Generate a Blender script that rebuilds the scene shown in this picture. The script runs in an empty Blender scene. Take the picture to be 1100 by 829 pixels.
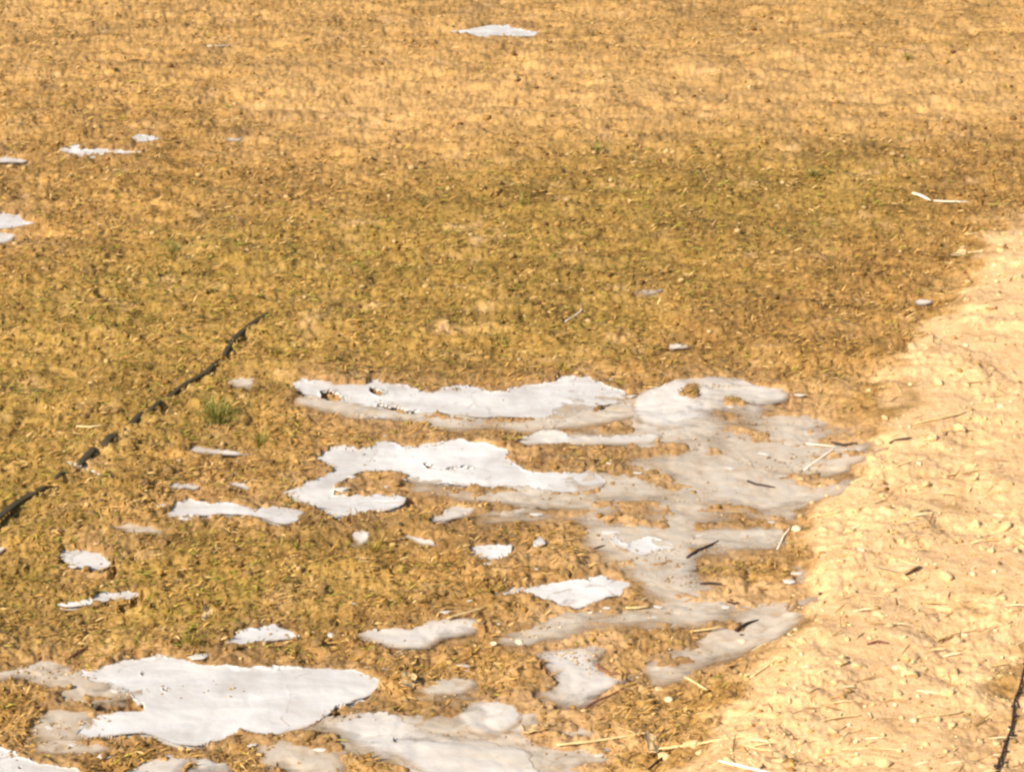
import bpy, math, random
import numpy as np
R = math.radians
random.seed(7)
rng = np.random.default_rng(11)
scene = bpy.context.scene
C = scene.collection

# ------------------------------------------------------------------ camera
CAM_H, PITCH, FPX, CX, CY = 1.7, R(20.0), 2587.0, 550.0, 414.5
cd = bpy.data.cameras.new('camera'); cam = bpy.data.objects.new('camera', cd); C.objects.link(cam)
cd.sensor_width = 36.0; cd.lens = 36.0 * FPX / 1100.0
cd.clip_start = 0.05; cd.clip_end = 2000
cam.location = (0, 0, CAM_H); cam.rotation_euler = (R(90) - PITCH, 0, 0)
cd.dof.use_dof = False
scene.camera = cam

# ------------------------------------------------------------------ sky, sun, exposure
SUN_EL = R(36); SUN_TRAVEL = R(42)          # direction the light travels, from +X towards +Y
world = bpy.data.worlds.new('World'); scene.world = world; world.use_nodes = True
wn = world.node_tree.nodes; wl = world.node_tree.links
bg = wn['Background']; sky = wn.new('ShaderNodeTexSky'); sky.sky_type = 'NISHITA'; sky.sun_disc = False
sky.sun_elevation = SUN_EL
sx, sy = -math.cos(SUN_TRAVEL), -math.sin(SUN_TRAVEL)     # towards the sun
sky.sun_rotation = math.atan2(sx, sy)
sky.air_density = 1.0; sky.dust_density = 1.5
wl.new(sky.outputs[0], bg.inputs[0]); bg.inputs[1].default_value = 0.10
sd = bpy.data.lights.new('sun', 'SUN'); sun = bpy.data.objects.new('sun', sd); C.objects.link(sun)
sd.energy = 4.4; sd.angle = R(0.6); sd.color = (1.0, 0.93, 0.82)
dz = math.tan(SUN_EL)
from mathutils import Vector
sun.rotation_euler = Vector((sx, sy, dz)).to_track_quat('Z', 'Y').to_euler()
sun.location = (-4, -3, 5)
scene.view_settings.view_transform = 'Standard'; scene.view_settings.look = 'None'
scene.view_settings.exposure = 0.60; scene.view_settings.gamma = 1.0
scene.view_settings.use_curve_mapping = False
scene.cycles.max_bounces = 5; scene.cycles.diffuse_bounces = 3; scene.cycles.transparent_max_bounces = 12
scene.cycles.use_denoising = True; scene.cycles.filter_width = 2.5

# ------------------------------------------------------------------ maths helpers
CP, SP = math.cos(PITCH), math.sin(PITCH)
def ground_at(u, v, z=0.0):
    """point of the ground plane that the photograph shows at u, v"""
    a = (np.asarray(u, float) - CX) / FPX; b = (CY - np.asarray(v, float)) / FPX
    dx = a; dy = CP + b * SP; dzz = -SP + b * CP
    t = (z - CAM_H) / np.minimum(dzz, -1e-3)
    return t * dx, t * dy
def seen_at(x, y):
    x = np.asarray(x, float); y = np.maximum(np.asarray(y, float), 0.9)
    dep = y * CP + CAM_H * SP; up = y * SP - CAM_H * CP
    return CX + FPX * x / dep, CY - FPX * up / dep

def px_size(y):   # metres one pixel of the photograph spans at distance y
    return (y * CP + CAM_H * SP) / FPX
def _hash(ix, iy, seed):
    h = (ix.astype(np.int64) * 374761393 + iy.astype(np.int64) * 668265263 + seed * 982451653) & 0xffffffff
    h = ((h ^ (h >> 13)) * 1274126177) & 0xffffffff
    return (h ^ (h >> 16)) & 0xffff
def noise(x, y, scale, seed=0):
    """gradient noise about -1..1; scale = wavelength in metres"""
    x = np.asarray(x, float) / scale; y = np.asarray(y, float) / scale
    x0 = np.floor(x); y0 = np.floor(y); fx = x - x0; fy = y - y0
    ux = fx * fx * fx * (fx * (fx * 6 - 15) + 10); uy = fy * fy * fy * (fy * (fy * 6 - 15) + 10)
    def g(ix, iy, dx, dy):
        a = _hash(ix, iy, seed) * (2 * math.pi / 65536.0)
        return np.cos(a) * dx + np.sin(a) * dy
    a = g(x0, y0, fx, fy); b = g(x0 + 1, y0, fx - 1, fy)
    c = g(x0, y0 + 1, fx, fy - 1); d = g(x0 + 1, y0 + 1, fx - 1, fy - 1)
    return (a + (b - a) * ux + (c - a) * uy + (a - b - c + d) * ux * uy) * 1.5
def smooth(a, lo, hi):
    t = np.clip((a - lo) / (hi - lo), 0, 1); return t * t * (3 - 2 * t)

# maps of what lies where on the ground (rasterised outlines)
U0, V0, MW, MH = -700, -160, 2600, 1360
def raster(polys, holes=(), blur=2):
    """outlines -> soft map; only the bounding window is filled"""
    m = np.zeros((MH, MW), np.float32)
    for P, val in [(p, 1) for p in polys] + [(h, 0) for h in holes]:
        P = np.array(P, float) - (U0, V0)
        u0, v0 = np.maximum(np.floor(P.min(0)).astype(int), 0)
        u1 = min(int(P[:, 0].max()) + 2, MW); v1 = min(int(P[:, 1].max()) + 2, MH)
        if u1 <= u0 or v1 <= v0: continue
        X, Y = np.meshgrid(np.arange(u0, u1) + .5, np.arange(v0, v1) + .5)
        ins = np.zeros(X.shape, bool)
        for i in range(len(P)):
            xa, ya = P[i]; xb, yb = P[(i + 1) % len(P)]
            if ya == yb: continue
            c = ((ya > Y) != (yb > Y)) & (X < (xb - xa) * (Y - ya) / (yb - ya) + xa)
            ins ^= c
        m[v0:v1, u0:u1][ins] = val
    return blurred(m, blur)
def blurred(m, r):
    r = int(r)
    if r < 1: return m
    for _ in range(2):
        for ax in (0, 1):
            p = np.pad(m, [(r + 1, r) if a == ax else (0, 0) for a in (0, 1)], mode='edge')
            c = np.cumsum(p, axis=ax, dtype=np.float64)
            n = m.shape[ax]
            m = ((c[2 * r + 1:2 * r + 1 + n] - c[:n]) if ax == 0 else (c[:, 2 * r + 1:2 * r + 1 + n] - c[:, :n])) / (2 * r + 1)
    return m.astype(np.float32)
def lookup(m, u, v):
    u = np.clip(np.asarray(u) - U0 - .5, 0, MW - 1.001); v = np.clip(np.asarray(v) - V0 - .5, 0, MH - 1.001)
    iu = u.astype(int); iv = v.astype(int); fu = u - iu; fv = v - iv
    return (m[iv, iu] * (1 - fu) + m[iv, iu + 1] * fu) * (1 - fv) + (m[iv + 1, iu] * (1 - fu) + m[iv + 1, iu + 1] * fu) * fv

# ------------------------------------------------------------------ outlines of the frozen puddles
# (label, kind, outlines, holes)   kind: 'w' thick white, 'm' milky, 'g' thin grey with soil showing
ICE = [
 ('long white ice sheet with a ragged crest, farthest of the big sheets', 'w',
  [[(314,414),(330,410),(345,414),(365,417),(395,417),(402,412),(418,414),(430,418),(465,420),(500,416),(520,417),(530,424),(545,424),(556,418),(580,413),(600,410),(615,407),(628,407),(632,402),(638,407),(650,414),(668,419),(677,428),(662,434),(640,437),(628,446),(606,453),(585,452),(560,449),(520,449),(486,447),(470,445),(440,449),(410,451),(385,447),(372,445),(352,440),(340,434),(330,428),(316,420)]],
  [[(400,437),(425,435),(458,440),(440,444),(415,442)],[(398,421),(408,419),(420,426),(405,427)],[(345,424),(362,424),(372,431),(350,432)]]),
 ('broad pale ice sheet with brown islands, right of the long white sheet', 'm',
  [[(714,415),(735,405),(770,404),(805,406),(812,412),(850,424),(848,436),(815,445),(832,455),(800,453),(775,450),(757,457),(735,462),(700,461),(685,455),(683,446),(672,440),(690,425)]],
  [[(730,423),(742,418),(758,426),(748,430)],[(780,430),(800,429),(800,434),(782,434)]]),
 ('narrow pale ice strip between two brown ridges, below the broad pale sheet', 'm',
  [[(553,474),(575,464),(597,463),(615,470),(650,468),(690,466),(716,468),(700,479),(660,480),(620,481),(590,482),(560,482)]], []),
 ('bright white hooked ice sheet wrapping round a small brown island', 'w',
  [[(325,493),(350,486),(375,482),(403,478),(414,472),(430,477),(455,479),(475,474),(505,472),(530,476),(552,484),(540,490),(562,497),(575,505),(600,504),(640,502),(655,512),(650,522),(620,527),(580,527),(550,524),(520,521),(490,519),(455,517),(438,514),(440,509),(415,505),(388,505),(375,512),(362,522),(357,527),(380,531),(420,529),(440,530),(432,542),(415,547),(385,551),(372,556),(358,557),(345,551),(330,541),(300,530),(330,520),(350,508),(358,500),(338,497)]],
  [[(450,496),(462,495),(463,499),(452,500)],[(470,500),(508,501),(508,504),(472,503)]]),
 ('grey watery ice stretching out from the hooked sheet towards the sandy path', 'g',
  [[(640,505),(680,510),(705,520),(730,510),(700,497),(690,487),(730,486),(790,494),(812,500),(850,512),(880,522),(868,538),(820,552),(760,556),(700,552),(655,547),(635,535),(600,545),(570,548),(560,536),(610,528),(652,522)]],
  [[(700,515),(720,520),(750,532),(720,530)]]),
 ('grey watery ice under the pale straw at the margin of the sandy path', 'g',
  [[(810,447),(860,440),(905,455),(930,470),(945,487),(930,500),(890,512),(862,508),(830,500),(790,488),(740,478),(735,468),(780,462),(820,470),(838,463)]], [[(845,478),(870,478),(868,484),(846,484)]]),
 ('long low white ice ridge left of the hooked sheet', 'w',
  [[(168,553),(185,545),(200,539),(225,541),(250,542),(280,543),(310,543),(328,548),(325,558),(310,563),(295,562),(280,556),(255,553),(215,554),(190,556)]], []),
 ('thin white ice streak near the green grass tuft', 'm', [[(198,488),(215,485),(240,487),(276,489),(270,495),(240,496),(212,494)]], []),
 ('small white ice patch just above the left end of the long ridge', 'm', [[(176,526),(185,520),(205,518),(220,523),(214,530),(190,530)]], []),
 ('small ragged ice flake beside the small patch above the long ridge', 'm', [[(243,520),(255,518),(272,525),(270,531),(255,528),(244,524)]], []),
 ('rounded oval ice patch lying alone in brown soil', 'w', [[(63,592),(70,587),(90,586),(108,590),(122,601),(114,611),(98,613),(80,607),(68,600)]], []),
 ('slim curved ice plate with a dark undercut tip', 'w', [[(55,649),(72,645),(100,642),(112,637),(135,634),(154,636),(150,641),(135,645),(118,645),(95,650),(70,651)]], []),
 ('pale ice lens above the right half of the largest white sheet', 'w', [[(238,690),(258,682),(257,675),(280,669),(300,669),(320,677),(328,682),(300,685),(275,690),(255,693)]], []),
 ('largest white ice sheet with dark gaps at its left end', 'w',
  [[(62,736),(82,724),(100,718),(130,709),(165,706),(200,708),(225,712),(260,714),(300,714),(340,713),(375,714),(398,720),(412,728),(405,738),(395,745),(378,750),(362,756),(350,768),(335,775),(315,781),(295,786),(275,786),(258,782),(248,788),(230,795),(215,799),(192,799),(175,795),(163,789),(150,788),(125,792),(92,795),(75,788),(90,776),(108,768),(130,765),(150,763),(150,759),(125,757),(118,750),(140,746),(120,741),(85,739)]],
  [[(85,738),(95,732),(104,734),(112,735),(120,731),(117,738),(100,739)],[(148,721),(154,722),(153,726),(149,725)],[(171,742),(180,739),(176,744)],[(122,749),(145,748),(142,753),(124,752)],[(100,756),(118,750),(150,753),(152,762),(125,764),(100,764)]]),
 ('white ice sheet cut off at the near left corner', 'w', [[(-60,800),(0,804),(15,811),(40,816),(70,822),(95,831),(80,850),(-60,850)]], [[(18,826),(27,822),(26,826),(20,828)]]),
 ('milky ice between the corner sheet and the near grey ice', 'm', [[(130,829),(160,818),(190,809),(220,808),(240,814),(252,824),(262,840),(120,842)]], [[(190,826),(205,820),(212,813),(210,822),(195,828)]]),
 ('dull grey ice pocket below the right end of the largest sheet', 'g', [[(298,812),(310,800),(325,797),(345,801),(368,812),(372,829),(360,842),(300,842)]], []),
 ('wide milky ice sheet along the near edge in the middle', 'm',
  [[(350,777),(372,768),(391,760),(415,757),(430,763),(432,772),(466,779),(502,787),(549,797),(570,803),(572,815),(590,829),(585,845),(470,845),(455,829),(430,814),(410,808),(385,804),(362,793)]], [[(400,779),(430,777),(415,781)]]),
 ('rounded white ice lens just above the wide near sheet', 'm',
  [[(483,768),(496,760),(505,748),(520,744),(545,745),(558,752),(562,765),(555,776),(542,788),(520,790),(503,786),(495,776)]], []),
 ('grey milky ice with a white lower rim and a dark pit at its right end', 'm',
  [[(376,680),(395,673),(415,672),(440,675),(445,670),(465,662),(490,659),(518,660),(526,670),(515,681),(495,683),(470,686),(460,696),(430,698),(405,692)]], [[(509,670),(515,666),(519,669),(511,673)]]),
 ('thin grey ice between the white rimmed patch and the zigzag sheet', 'g', [[(520,690),(535,682),(560,680),(585,672),(595,660),(615,660),(610,672),(590,682),(575,691),(545,694)]], []),
 ('bright wedge of white ice with a notch in its near edge', 'w',
  [[(528,638),(535,631),(560,628),(590,624),(605,621),(625,619),(645,614),(665,618),(685,622),(675,630),(665,636),(650,637),(638,644),(625,650),(600,649),(585,643),(568,638),(548,638)]], []),
 ('long smooth grey ice band running from the wedge to the sandy path', 'g',
  [[(615,662),(650,658),(672,652),(700,650),(730,640),(705,628),(700,615),(720,606),(742,612),(755,622),(800,634),(850,636),(885,640),(880,656),(845,662),(810,660),(780,662),(750,668),(718,672),(690,670),(650,674),(628,672)]],
  [[(752,625),(778,625),(775,630),(756,629)]]),
 ('grey zigzag ice sheet with a reddish twig on its notch', 'm',
  [[(568,695),(585,690),(620,687),(650,690),(690,688),(672,700),(640,704),(632,710),(650,718),(668,722),(690,715),(700,705),(690,722),(672,730),(655,745),(630,760),(605,760),(580,750),(575,742),(600,735),(606,730),(592,722),(580,710)]], []),
 ('small grey ice pocket beside the long pale straw', 'g', [[(605,786),(618,778),(635,776),(652,782),(640,792),(615,794)]], []),
 ('crumpled pair of white ice flakes on the grey ice', 'w',
  [[(649,577),(657,573),(668,576),(676,582),(690,578),(694,574),(710,575),(724,580),(731,586),(715,589),(704,590),(694,595),(683,594),(676,590),(664,585)]], [[(672,588),(680,583),(682,587)]]),
 ('grey ice around the crumpled white flakes', 'g',
  [[(625,590),(640,582),(632,570),(640,562),(690,560),(730,562),(760,570),(800,575),(840,570),(850,578),(800,588),(770,600),(740,605),(720,612),(690,612),(660,606),(640,598)]], [[(738,600),(768,584),(765,590),(745,602)]]),
 ('small squarish ice chip left of the wedge', 'w', [[(495,587),(508,583),(525,582),(549,582),(551,590),(545,600),(530,603),(512,600),(498,595)]], []),
 ('tiny white ice chip between the squarish chip and the grey ice', 'w', [[(567,579),(581,576),(589,582),(578,587)]], []),
 ('faint pale ice smear below the hooked sheet', 'm', [[(456,563),(468,552),(480,545),(496,541),(517,545),(508,554),(490,560),(475,566)]], []),
 ('faint pale ice below the middle of the hooked sheet', 'g', [[(530,556),(540,547),(560,543),(585,546),(580,550),(560,554),(545,559)]], []),
 ('small slanting ice sliver beside the curved ice rim', 'm', [[(374,570),(392,570),(401,580),(388,586),(379,579)]], []),
 ('low curved ice rim right of the slanting sliver', 'm', [[(408,582),(425,577),(445,576),(466,582),(478,588),(455,587),(440,581),(423,584)]], []),
 ('dull grey ice smear left of the long ridge', 'g', [[(105,562),(120,558),(148,560),(172,568),(200,574),(170,577),(130,573)]], []),
 ('snowy streak farthest away near the top of the field', 'w', [[(478,36),(500,33),(520,29),(540,27),(560,32),(587,36),(575,41),(545,41),(520,44),(500,40)]], []),
 ('bright snow patch with a thin tail in the distant left of the field', 'w', [[(62,160),(80,157),(105,159),(130,162),(172,160),(150,166),(128,167),(108,171),(85,170),(70,165)]], []),
 ('thin snow line just behind the bright distant patch', 'w', [[(136,147),(150,146),(179,149),(174,153),(150,153)]], []),
 ('small snow patch at the left margin of the distant field', 'm', [[(-12,170),(10,169),(33,172),(30,177),(10,178),(-12,178)]], []),
 ('white snow patch at the left margin, nearer than the small one', 'w', [[(-30,229),(0,229),(22,229),(30,236),(41,241),(28,246),(0,248),(-30,247)]], []),
 ('dull snow remnant right below the white patch at the left margin', 'm', [[(-30,253),(0,252),(22,254),(15,261),(8,268),(-30,268)]], []),
 ('thin grey ice line in dry turf beyond the big sheets', 'm', [[(673,318),(695,316),(716,317),(722,321),(700,323),(680,322)]], []),
 ('short grey ice line between the thin line and the pale sheet', 'm', [[(711,376),(725,374),(743,375),(738,381),(720,381)]], []),
 ('small bright ice dash near the upper end of the path', 'm', [[(979,327),(990,324),(1003,325),(1002,330),(990,331)]], []),
 ('tiny ice chip cut by the left margin', 'm', [[(-12,588),(0,586),(10,589),(5,594),(-12,596)]], []),
 ('little white crust with a dark dimple left of the largest sheet', 'w', [[(50,778),(56,774),(68,778),(66,782),(58,783),(52,781)]], []),
 ('small white ice crumb under the dark shadow strip', 'w', [[(68,495),(78,496),(104,506),(122,514),(112,515),(90,508),(72,502)]], []),
 ('widest hazy film of grey melt ice, linking the white sheets with the sandy path', 'g',
  [[(600,432),(690,425),(800,440),(900,440),(955,470),(950,500),(900,545),(885,580),(870,620),(885,650),(840,690),(770,712),(700,735),(690,705),(640,680),(560,690),(520,680),(600,655),(690,640),(690,620),(640,600),(615,580),(560,565),(500,560),(560,530),(640,500),(560,495),(600,480),(580,462)]],
  [[(560,458),(600,452),(625,440),(640,434),(672,430),(690,440),(675,452),(640,460),(600,464),(570,468)],
   [(530,492),(560,480),(600,478),(650,477),(700,474),(745,478),(740,486),(700,487),(660,490),(670,497),(710,505),(740,515),(725,522),(690,512),(650,502),(625,502),(600,506),(570,512),(540,504)],
   [(500,530),(575,527),(635,532),(648,540),(620,553),(570,547),(520,545)],
   [(500,568),(560,558),(600,560),(632,565),(624,580),(642,600),(662,612),(640,616),(600,614),(560,622),(530,628),(500,612)],
   [(630,556),(660,550),(700,551),(728,557),(700,563),(650,563)],[(740,556),(790,551),(855,549),(850,561),(800,563),(750,565)],
   [(742,604),(770,590),(800,588),(845,596),(858,625),(810,634),(780,624),(755,620)],[(765,463),(790,454),(835,464),(820,473),(785,474)],
   [(815,440),(860,444),(900,440),(945,450),(920,456),(870,453)],[(840,492),(880,496),(925,487),(950,500),(900,520),(860,518)],
   [(505,645),(560,642),(600,652),(590,663),(555,673),(515,676)],[(640,645),(680,634),(722,643),(738,650),(700,655),(655,655)],
   [(608,678),(650,671),(740,669),(785,661),(812,668),(765,687),(700,693),(650,691),(620,690)],[(850,560),(900,540),(900,600),(862,612),(840,585)]]),
 ('grey film spreading around the near milky sheets', 'g',
  [[(280,800),(350,765),(440,750),(480,740),(560,742),(590,770),(620,800),(640,829),(640,860),(260,860)]], [[(380,752),(430,736),(485,736),(492,760),(440,766),(400,764)],[(290,786),(345,783),(378,800),(350,806),(310,796)],[(560,775),(600,772),(612,800),(575,796)],[(360,812),(400,808),(440,822),(430,845),(370,845)]]),
 ('thin grey fringe along the near edge of the farthest long sheet', 'g', [[(325,428),(400,443),(480,448),(560,453),(630,444),(690,428),(700,445),(640,460),(560,465),(470,462),(380,458),(310,440)]], []),
 ('thin grey fringe under the right arm of the hooked sheet', 'g', [[(430,512),(520,518),(600,523),(670,512),(690,530),(620,548),(520,540),(450,532)]], []),
 ('thin grey fringe at the ragged left end of the largest sheet', 'g', [[(10,722),(70,718),(100,733),(150,745),(140,765),(90,768),(100,795),(60,806),(20,795),(50,770),(70,748),(30,738)]], []),
 ('grey ice smear right of the orange tan leaf', 'g', [[(448,737),(468,728),(500,724),(522,729),(495,741),(465,746)]], []),
 ('pale crust along a low ridge at the near left margin', 'g', [[(-20,726),(20,720),(48,710),(85,710),(70,722),(25,731),(-20,737)]], []),
 ('grey ice pocket behind the white pebble at the margin of the path', 'g', [[(745,684),(775,668),(815,674),(822,688),(800,700),(765,702)]], []),
 ('faint grey smear beyond the green tuft', 'g', [[(243,412),(262,406),(276,409),(272,420),(250,421)]], []),
 ('grey ice left of the pocket beside the long straw', 'g', [[(570,800),(600,796),(640,802),(660,815),(640,828),(590,822)]], []),
 ('thin brownish ice below the largest white sheet', 'g', [[(30,806),(60,798),(95,802),(130,806),(110,812),(60,812)]], []),
 ('dim snow dash beyond the bright distant patch', 'm', [[(229,150),(245,148),(266,150),(258,154),(240,153)]], []),
]
PATH = [[(1100,250),(1062,256),(1048,270),(1052,292),(1045,320),(1012,345),(990,372),(975,395),(962,412),(945,432),(938,470),(918,498),(905,525),(880,548),(862,570),(872,600),(880,640),(862,668),(838,695),(815,722),(800,755),(775,790),(735,829),(690,880),(500,1200),(1900,1200),(1900,250),(1500,190),(1250,225)]]
BARE = [[(600,560),(700,480),(820,440),(960,400),(1000,420),(900,600),(860,700),(760,829),(560,829),(540,700)]]
mBRIGHT = [i for i in ICE if i[1] == 'w']
print('rasterising')
raw = [raster(i[2], i[3], {'w': 1, 'm': 2, 'g': 4}[i[1]]) for i in ICE]
def break_up(m, entry, amt):
    P = np.concatenate([np.array(p, float) for p in entry[2]]) - (U0, V0)
    u0, v0 = np.maximum(P.min(0).astype(int) - 14, 0); u1, v1 = (P.max(0) + 14).astype(int)
    Ug, Vg = np.meshgrid(np.arange(u0, min(u1, MW)) + .5 + U0, np.arange(v0, min(v1, MH)) + .5 + V0)
    x, y = ground_at(Ug, Vg)
    q = noise(x / 3.2, y, .085, 45) + .55 * noise(x / 2.6, y, .034, 46) + .2 * noise(x, y, .014, 47)
    m[v0:min(v1, MH), u0:min(u1, MW)] *= 1 - amt * smooth(q, 0.08, 0.42)
    return m
for k_, i_ in enumerate(ICE):
    if i_[1] == 'w' and max(q[1] for q in i_[2][0]) < 260: raw[k_] = break_up(raw[k_], i_, 0.4)
    if i_[1] != 'w': raw[k_] = break_up(raw[k_], i_, 0.6 if i_[1] == 'g' else 0.45)
m_thick = np.zeros((MH, MW), np.float32); m_thin = m_thick.copy()
for i, m in zip(ICE, raw):
    if i[1] == 'g': m_thin = np.maximum(m_thin, m)
    else: m_thick = np.maximum(m_thick, m)
m_near_ice = blurred(np.maximum(m_thick, m_thin), 16)
m_path = raster(PATH, [], 9)
m_bare = raster(BARE, [], 34)
m_turf_right = raster([[(1130,640),(1090,690),(1040,745),(1010,829),(1000,900),(1300,900),(1300,640)]], [], 14)
# olive / brown band across the middle distance, lighter field beyond it
m_dark = raster([[(560,150),(760,150),(1100,140),(1500,120),(1500,230),(1090,245),(1020,300),(1000,350),(900,390),(700,400),(500,395),(420,330),(360,250),(420,190)]], [], 36)
m_olive = raster([[(-200,330),(60,290),(180,230),(420,230),(560,150),(980,160),(1000,230),(800,290),(620,400),(300,410),(290,480),(160,490),(80,560),(-200,560)],[(60,560),(400,560),(480,620),(330,680),(120,710),(-100,700),(-100,600)]], [], 34)
m_light = raster([[(240,60),(900,50),(1300,40),(1300,140),(900,145),(560,145),(420,165),(250,150)]], [], 30)
PITS = [[(122,650),(140,646),(157,638),(154,645),(140,651),(124,654)], [(352,556),(372,559),(390,553),(378,562),(358,562)], [(330,783),(350,774),(364,769),(352,779),(336,787)],
        [(352,764),(364,757),(368,761),(356,768)], [(118,613),(124,603),(127,608),(120,616)], [(433,535),(441,531),(440,536),(434,541)], [(560,419),(630,409),(625,412),(562,422)], [(720,412),(800,408),(798,411),(722,415)]]
holes = raster([h for i in ICE if i[1] == 'w' for h in i[3]] + PITS, [], 1)

m_path_wide = blurred(m_path, 30)
def ragged(x, y):
    k = px_size(4.6) / px_size(np.clip(y, 3, 12))
    a = 7.0 * noise(x, y, 0.13, 61) + 4.5 * noise(x, y, 0.05, 62) + 3.0 * noise(x, y, 0.020, 65) + 1.5 * noise(x, y, 0.009, 67)
    b = 2.6 * noise(x, y, 0.13, 63) + 2.2 * noise(x, y, 0.05, 64) + 1.6 * noise(x, y, 0.020, 66) + 0.9 * noise(x, y, 0.009, 68)
    return a * k, b * k
def relief(x, y, fine=True):
    """height of the soil; also what covers it"""
    u, v = seen_at(x, y)
    inner = (u > U0) & (u < U0 + MW) & (v > V0) & (v < V0 + MH)
    low = 0.020 * noise(x, y, 2.3, 1) + 0.010 * noise(x, y, 0.9, 2)
    wx = x + 0.02 * noise(x, y, 0.11, 31); wy = y + 0.02 * noise(x, y, 0.11, 32)
    ju, jv = ragged(x, y); jit_u = u + ju; jit_v = v + jv
    tk = lookup(m_thick, jit_u, jit_v); tn = lookup(m_thin, jit_u, jit_v)
    pt = lookup(m_path, u + 16 * noise(x, y, 0.16, 37) + 7 * noise(x, y, 0.05, 38), v + 9 * noise(x, y, 0.14, 39))
    nr = lookup(m_near_ice, u, v)
    detail = 0.011 * noise(wx, wy, 0.30, 3) + 0.009 * noise(wx, wy, 0.11, 4) + 0.010 * noise(wx / 2.6, wy, 0.10, 14) + 0.005 * noise(wx / 2.2, wy, 0.045, 15)
    b = noise(wx, wy, 0.05, 5); c = noise(wx, wy, 0.026, 6)
    clod = 0.0055 * (0.5 - np.abs(b)) + 0.0030 * (0.4 - np.abs(c)) + 0.0050 * c - 0.010 * smooth(noise(wx / 1.5, wy, 0.06, 16), 0.35, 0.75)
    if fine:
        clod = clod + 0.0036 * noise(x, y, 0.014, 7) + 0.0026 * noise(x, y, 0.007, 8)
    bare_ = lookup(m_bare, u, v)
    detail = detail * (1 - 0.62 * nr) * (1 - 0.3 * bare_) + clod * (1 - 0.45 * pt) * (1 - 0.35 * nr)
    crust = smooth(noise(x, y, 0.22, 9), -0.1, 0.35) * pt            # trodden smooth places on the path
    detail = detail * (1 - 0.62 * crust)
    ice = smooth(tk, 0.35, 0.75)
    th = smooth(tn, 0.15, 0.8) * (1 - ice)
    bed = low + 0.030 * lookup(m_path_wide, u, v)
    z = bed + 0.004 + 0.004 * pt + detail
    z = z + ice * (bed + 0.22 * detail - 0.005 - z)
    z = z + th * (bed + 0.28 * detail - 0.0005 - z)
    hl = lookup(holes, jit_u, jit_v)
    z = z - 0.022 * smooth(hl, 0.15, 0.55)
    return z, bed, dict(path=pt, near=nr, ice=ice, thin=th, d=detail, u=u, v=v, hole=hl)

# ------------------------------------------------------------------ material helpers
def new_mat(name):
    m = bpy.data.materials.new(name); m.use_nodes = True
    nt = m.node_tree; b = nt.nodes['Principled BSDF']
    return m, nt, b
def nd(nt, typ, **kw):
    n = nt.nodes.new(typ)
    for k, v in kw.items(): setattr(n, k, v)
    return n
def ramp(nt, src, stops):
    r = nd(nt, 'ShaderNodeValToRGB'); e = r.color_ramp.elements
    while len(e) < len(stops): e.new(0.5)
    for k, (p, c) in enumerate(stops):
        e[k].position = p; e[k].color = (c, c, c, 1) if isinstance(c, (int, float)) else (*c, 1)
    nt.links.new(src, r.inputs[0]); return r.outputs[0]
def noise_node(nt, scale, detail=4, rough=0.6, dist=0.0, vec=None):
    n = nd(nt, 'ShaderNodeTexNoise'); n.inputs['Scale'].default_value = scale
    n.inputs['Detail'].default_value = detail; n.inputs['Roughness'].default_value = rough
    n.inputs['Distortion'].default_value = dist
    if vec is not None: nt.links.new(vec, n.inputs['Vector'])
    return n.outputs[0]
def mix(nt, fac, a, b, mode='MIX'):
    m = nd(nt, 'ShaderNodeMix', data_type='RGBA', blend_type=mode)
    for s, v in ((0, fac), (6, a), (7, b)):
        if hasattr(v, 'is_linked') or hasattr(v, 'links'): nt.links.new(v, m.inputs[s])
        elif s == 0: m.inputs[0].default_value = v
        else: m.inputs[s].default_value = (*v, 1)
    return m.outputs[2]
def math_n(nt, op, a, b=0.0, clamp=False):
    m = nd(nt, 'ShaderNodeMath', operation=op); m.use_clamp = clamp
    for s, v in ((0, a), (1, b)):
        if isinstance(v, (int, float)): m.inputs[s].default_value = v
        else: nt.links.new(v, m.inputs[s])
    return m.outputs[0]
def attr(nt, name, out='Fac'):
    a = nd(nt, 'ShaderNodeAttribute', attribute_name=name); return a.outputs[out]
def bump(nt, b, h, strength, dist):
    n = nd(nt, 'ShaderNodeBump'); n.inputs['Strength'].default_value = strength; n.inputs['Distance'].default_value = dist
    nt.links.new(h, n.inputs['Height']); nt.links.new(n.outputs[0], b.inputs['Normal'])
def objpos(nt):
    return nd(nt, 'ShaderNodeNewGeometry').outputs['Position']

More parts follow.
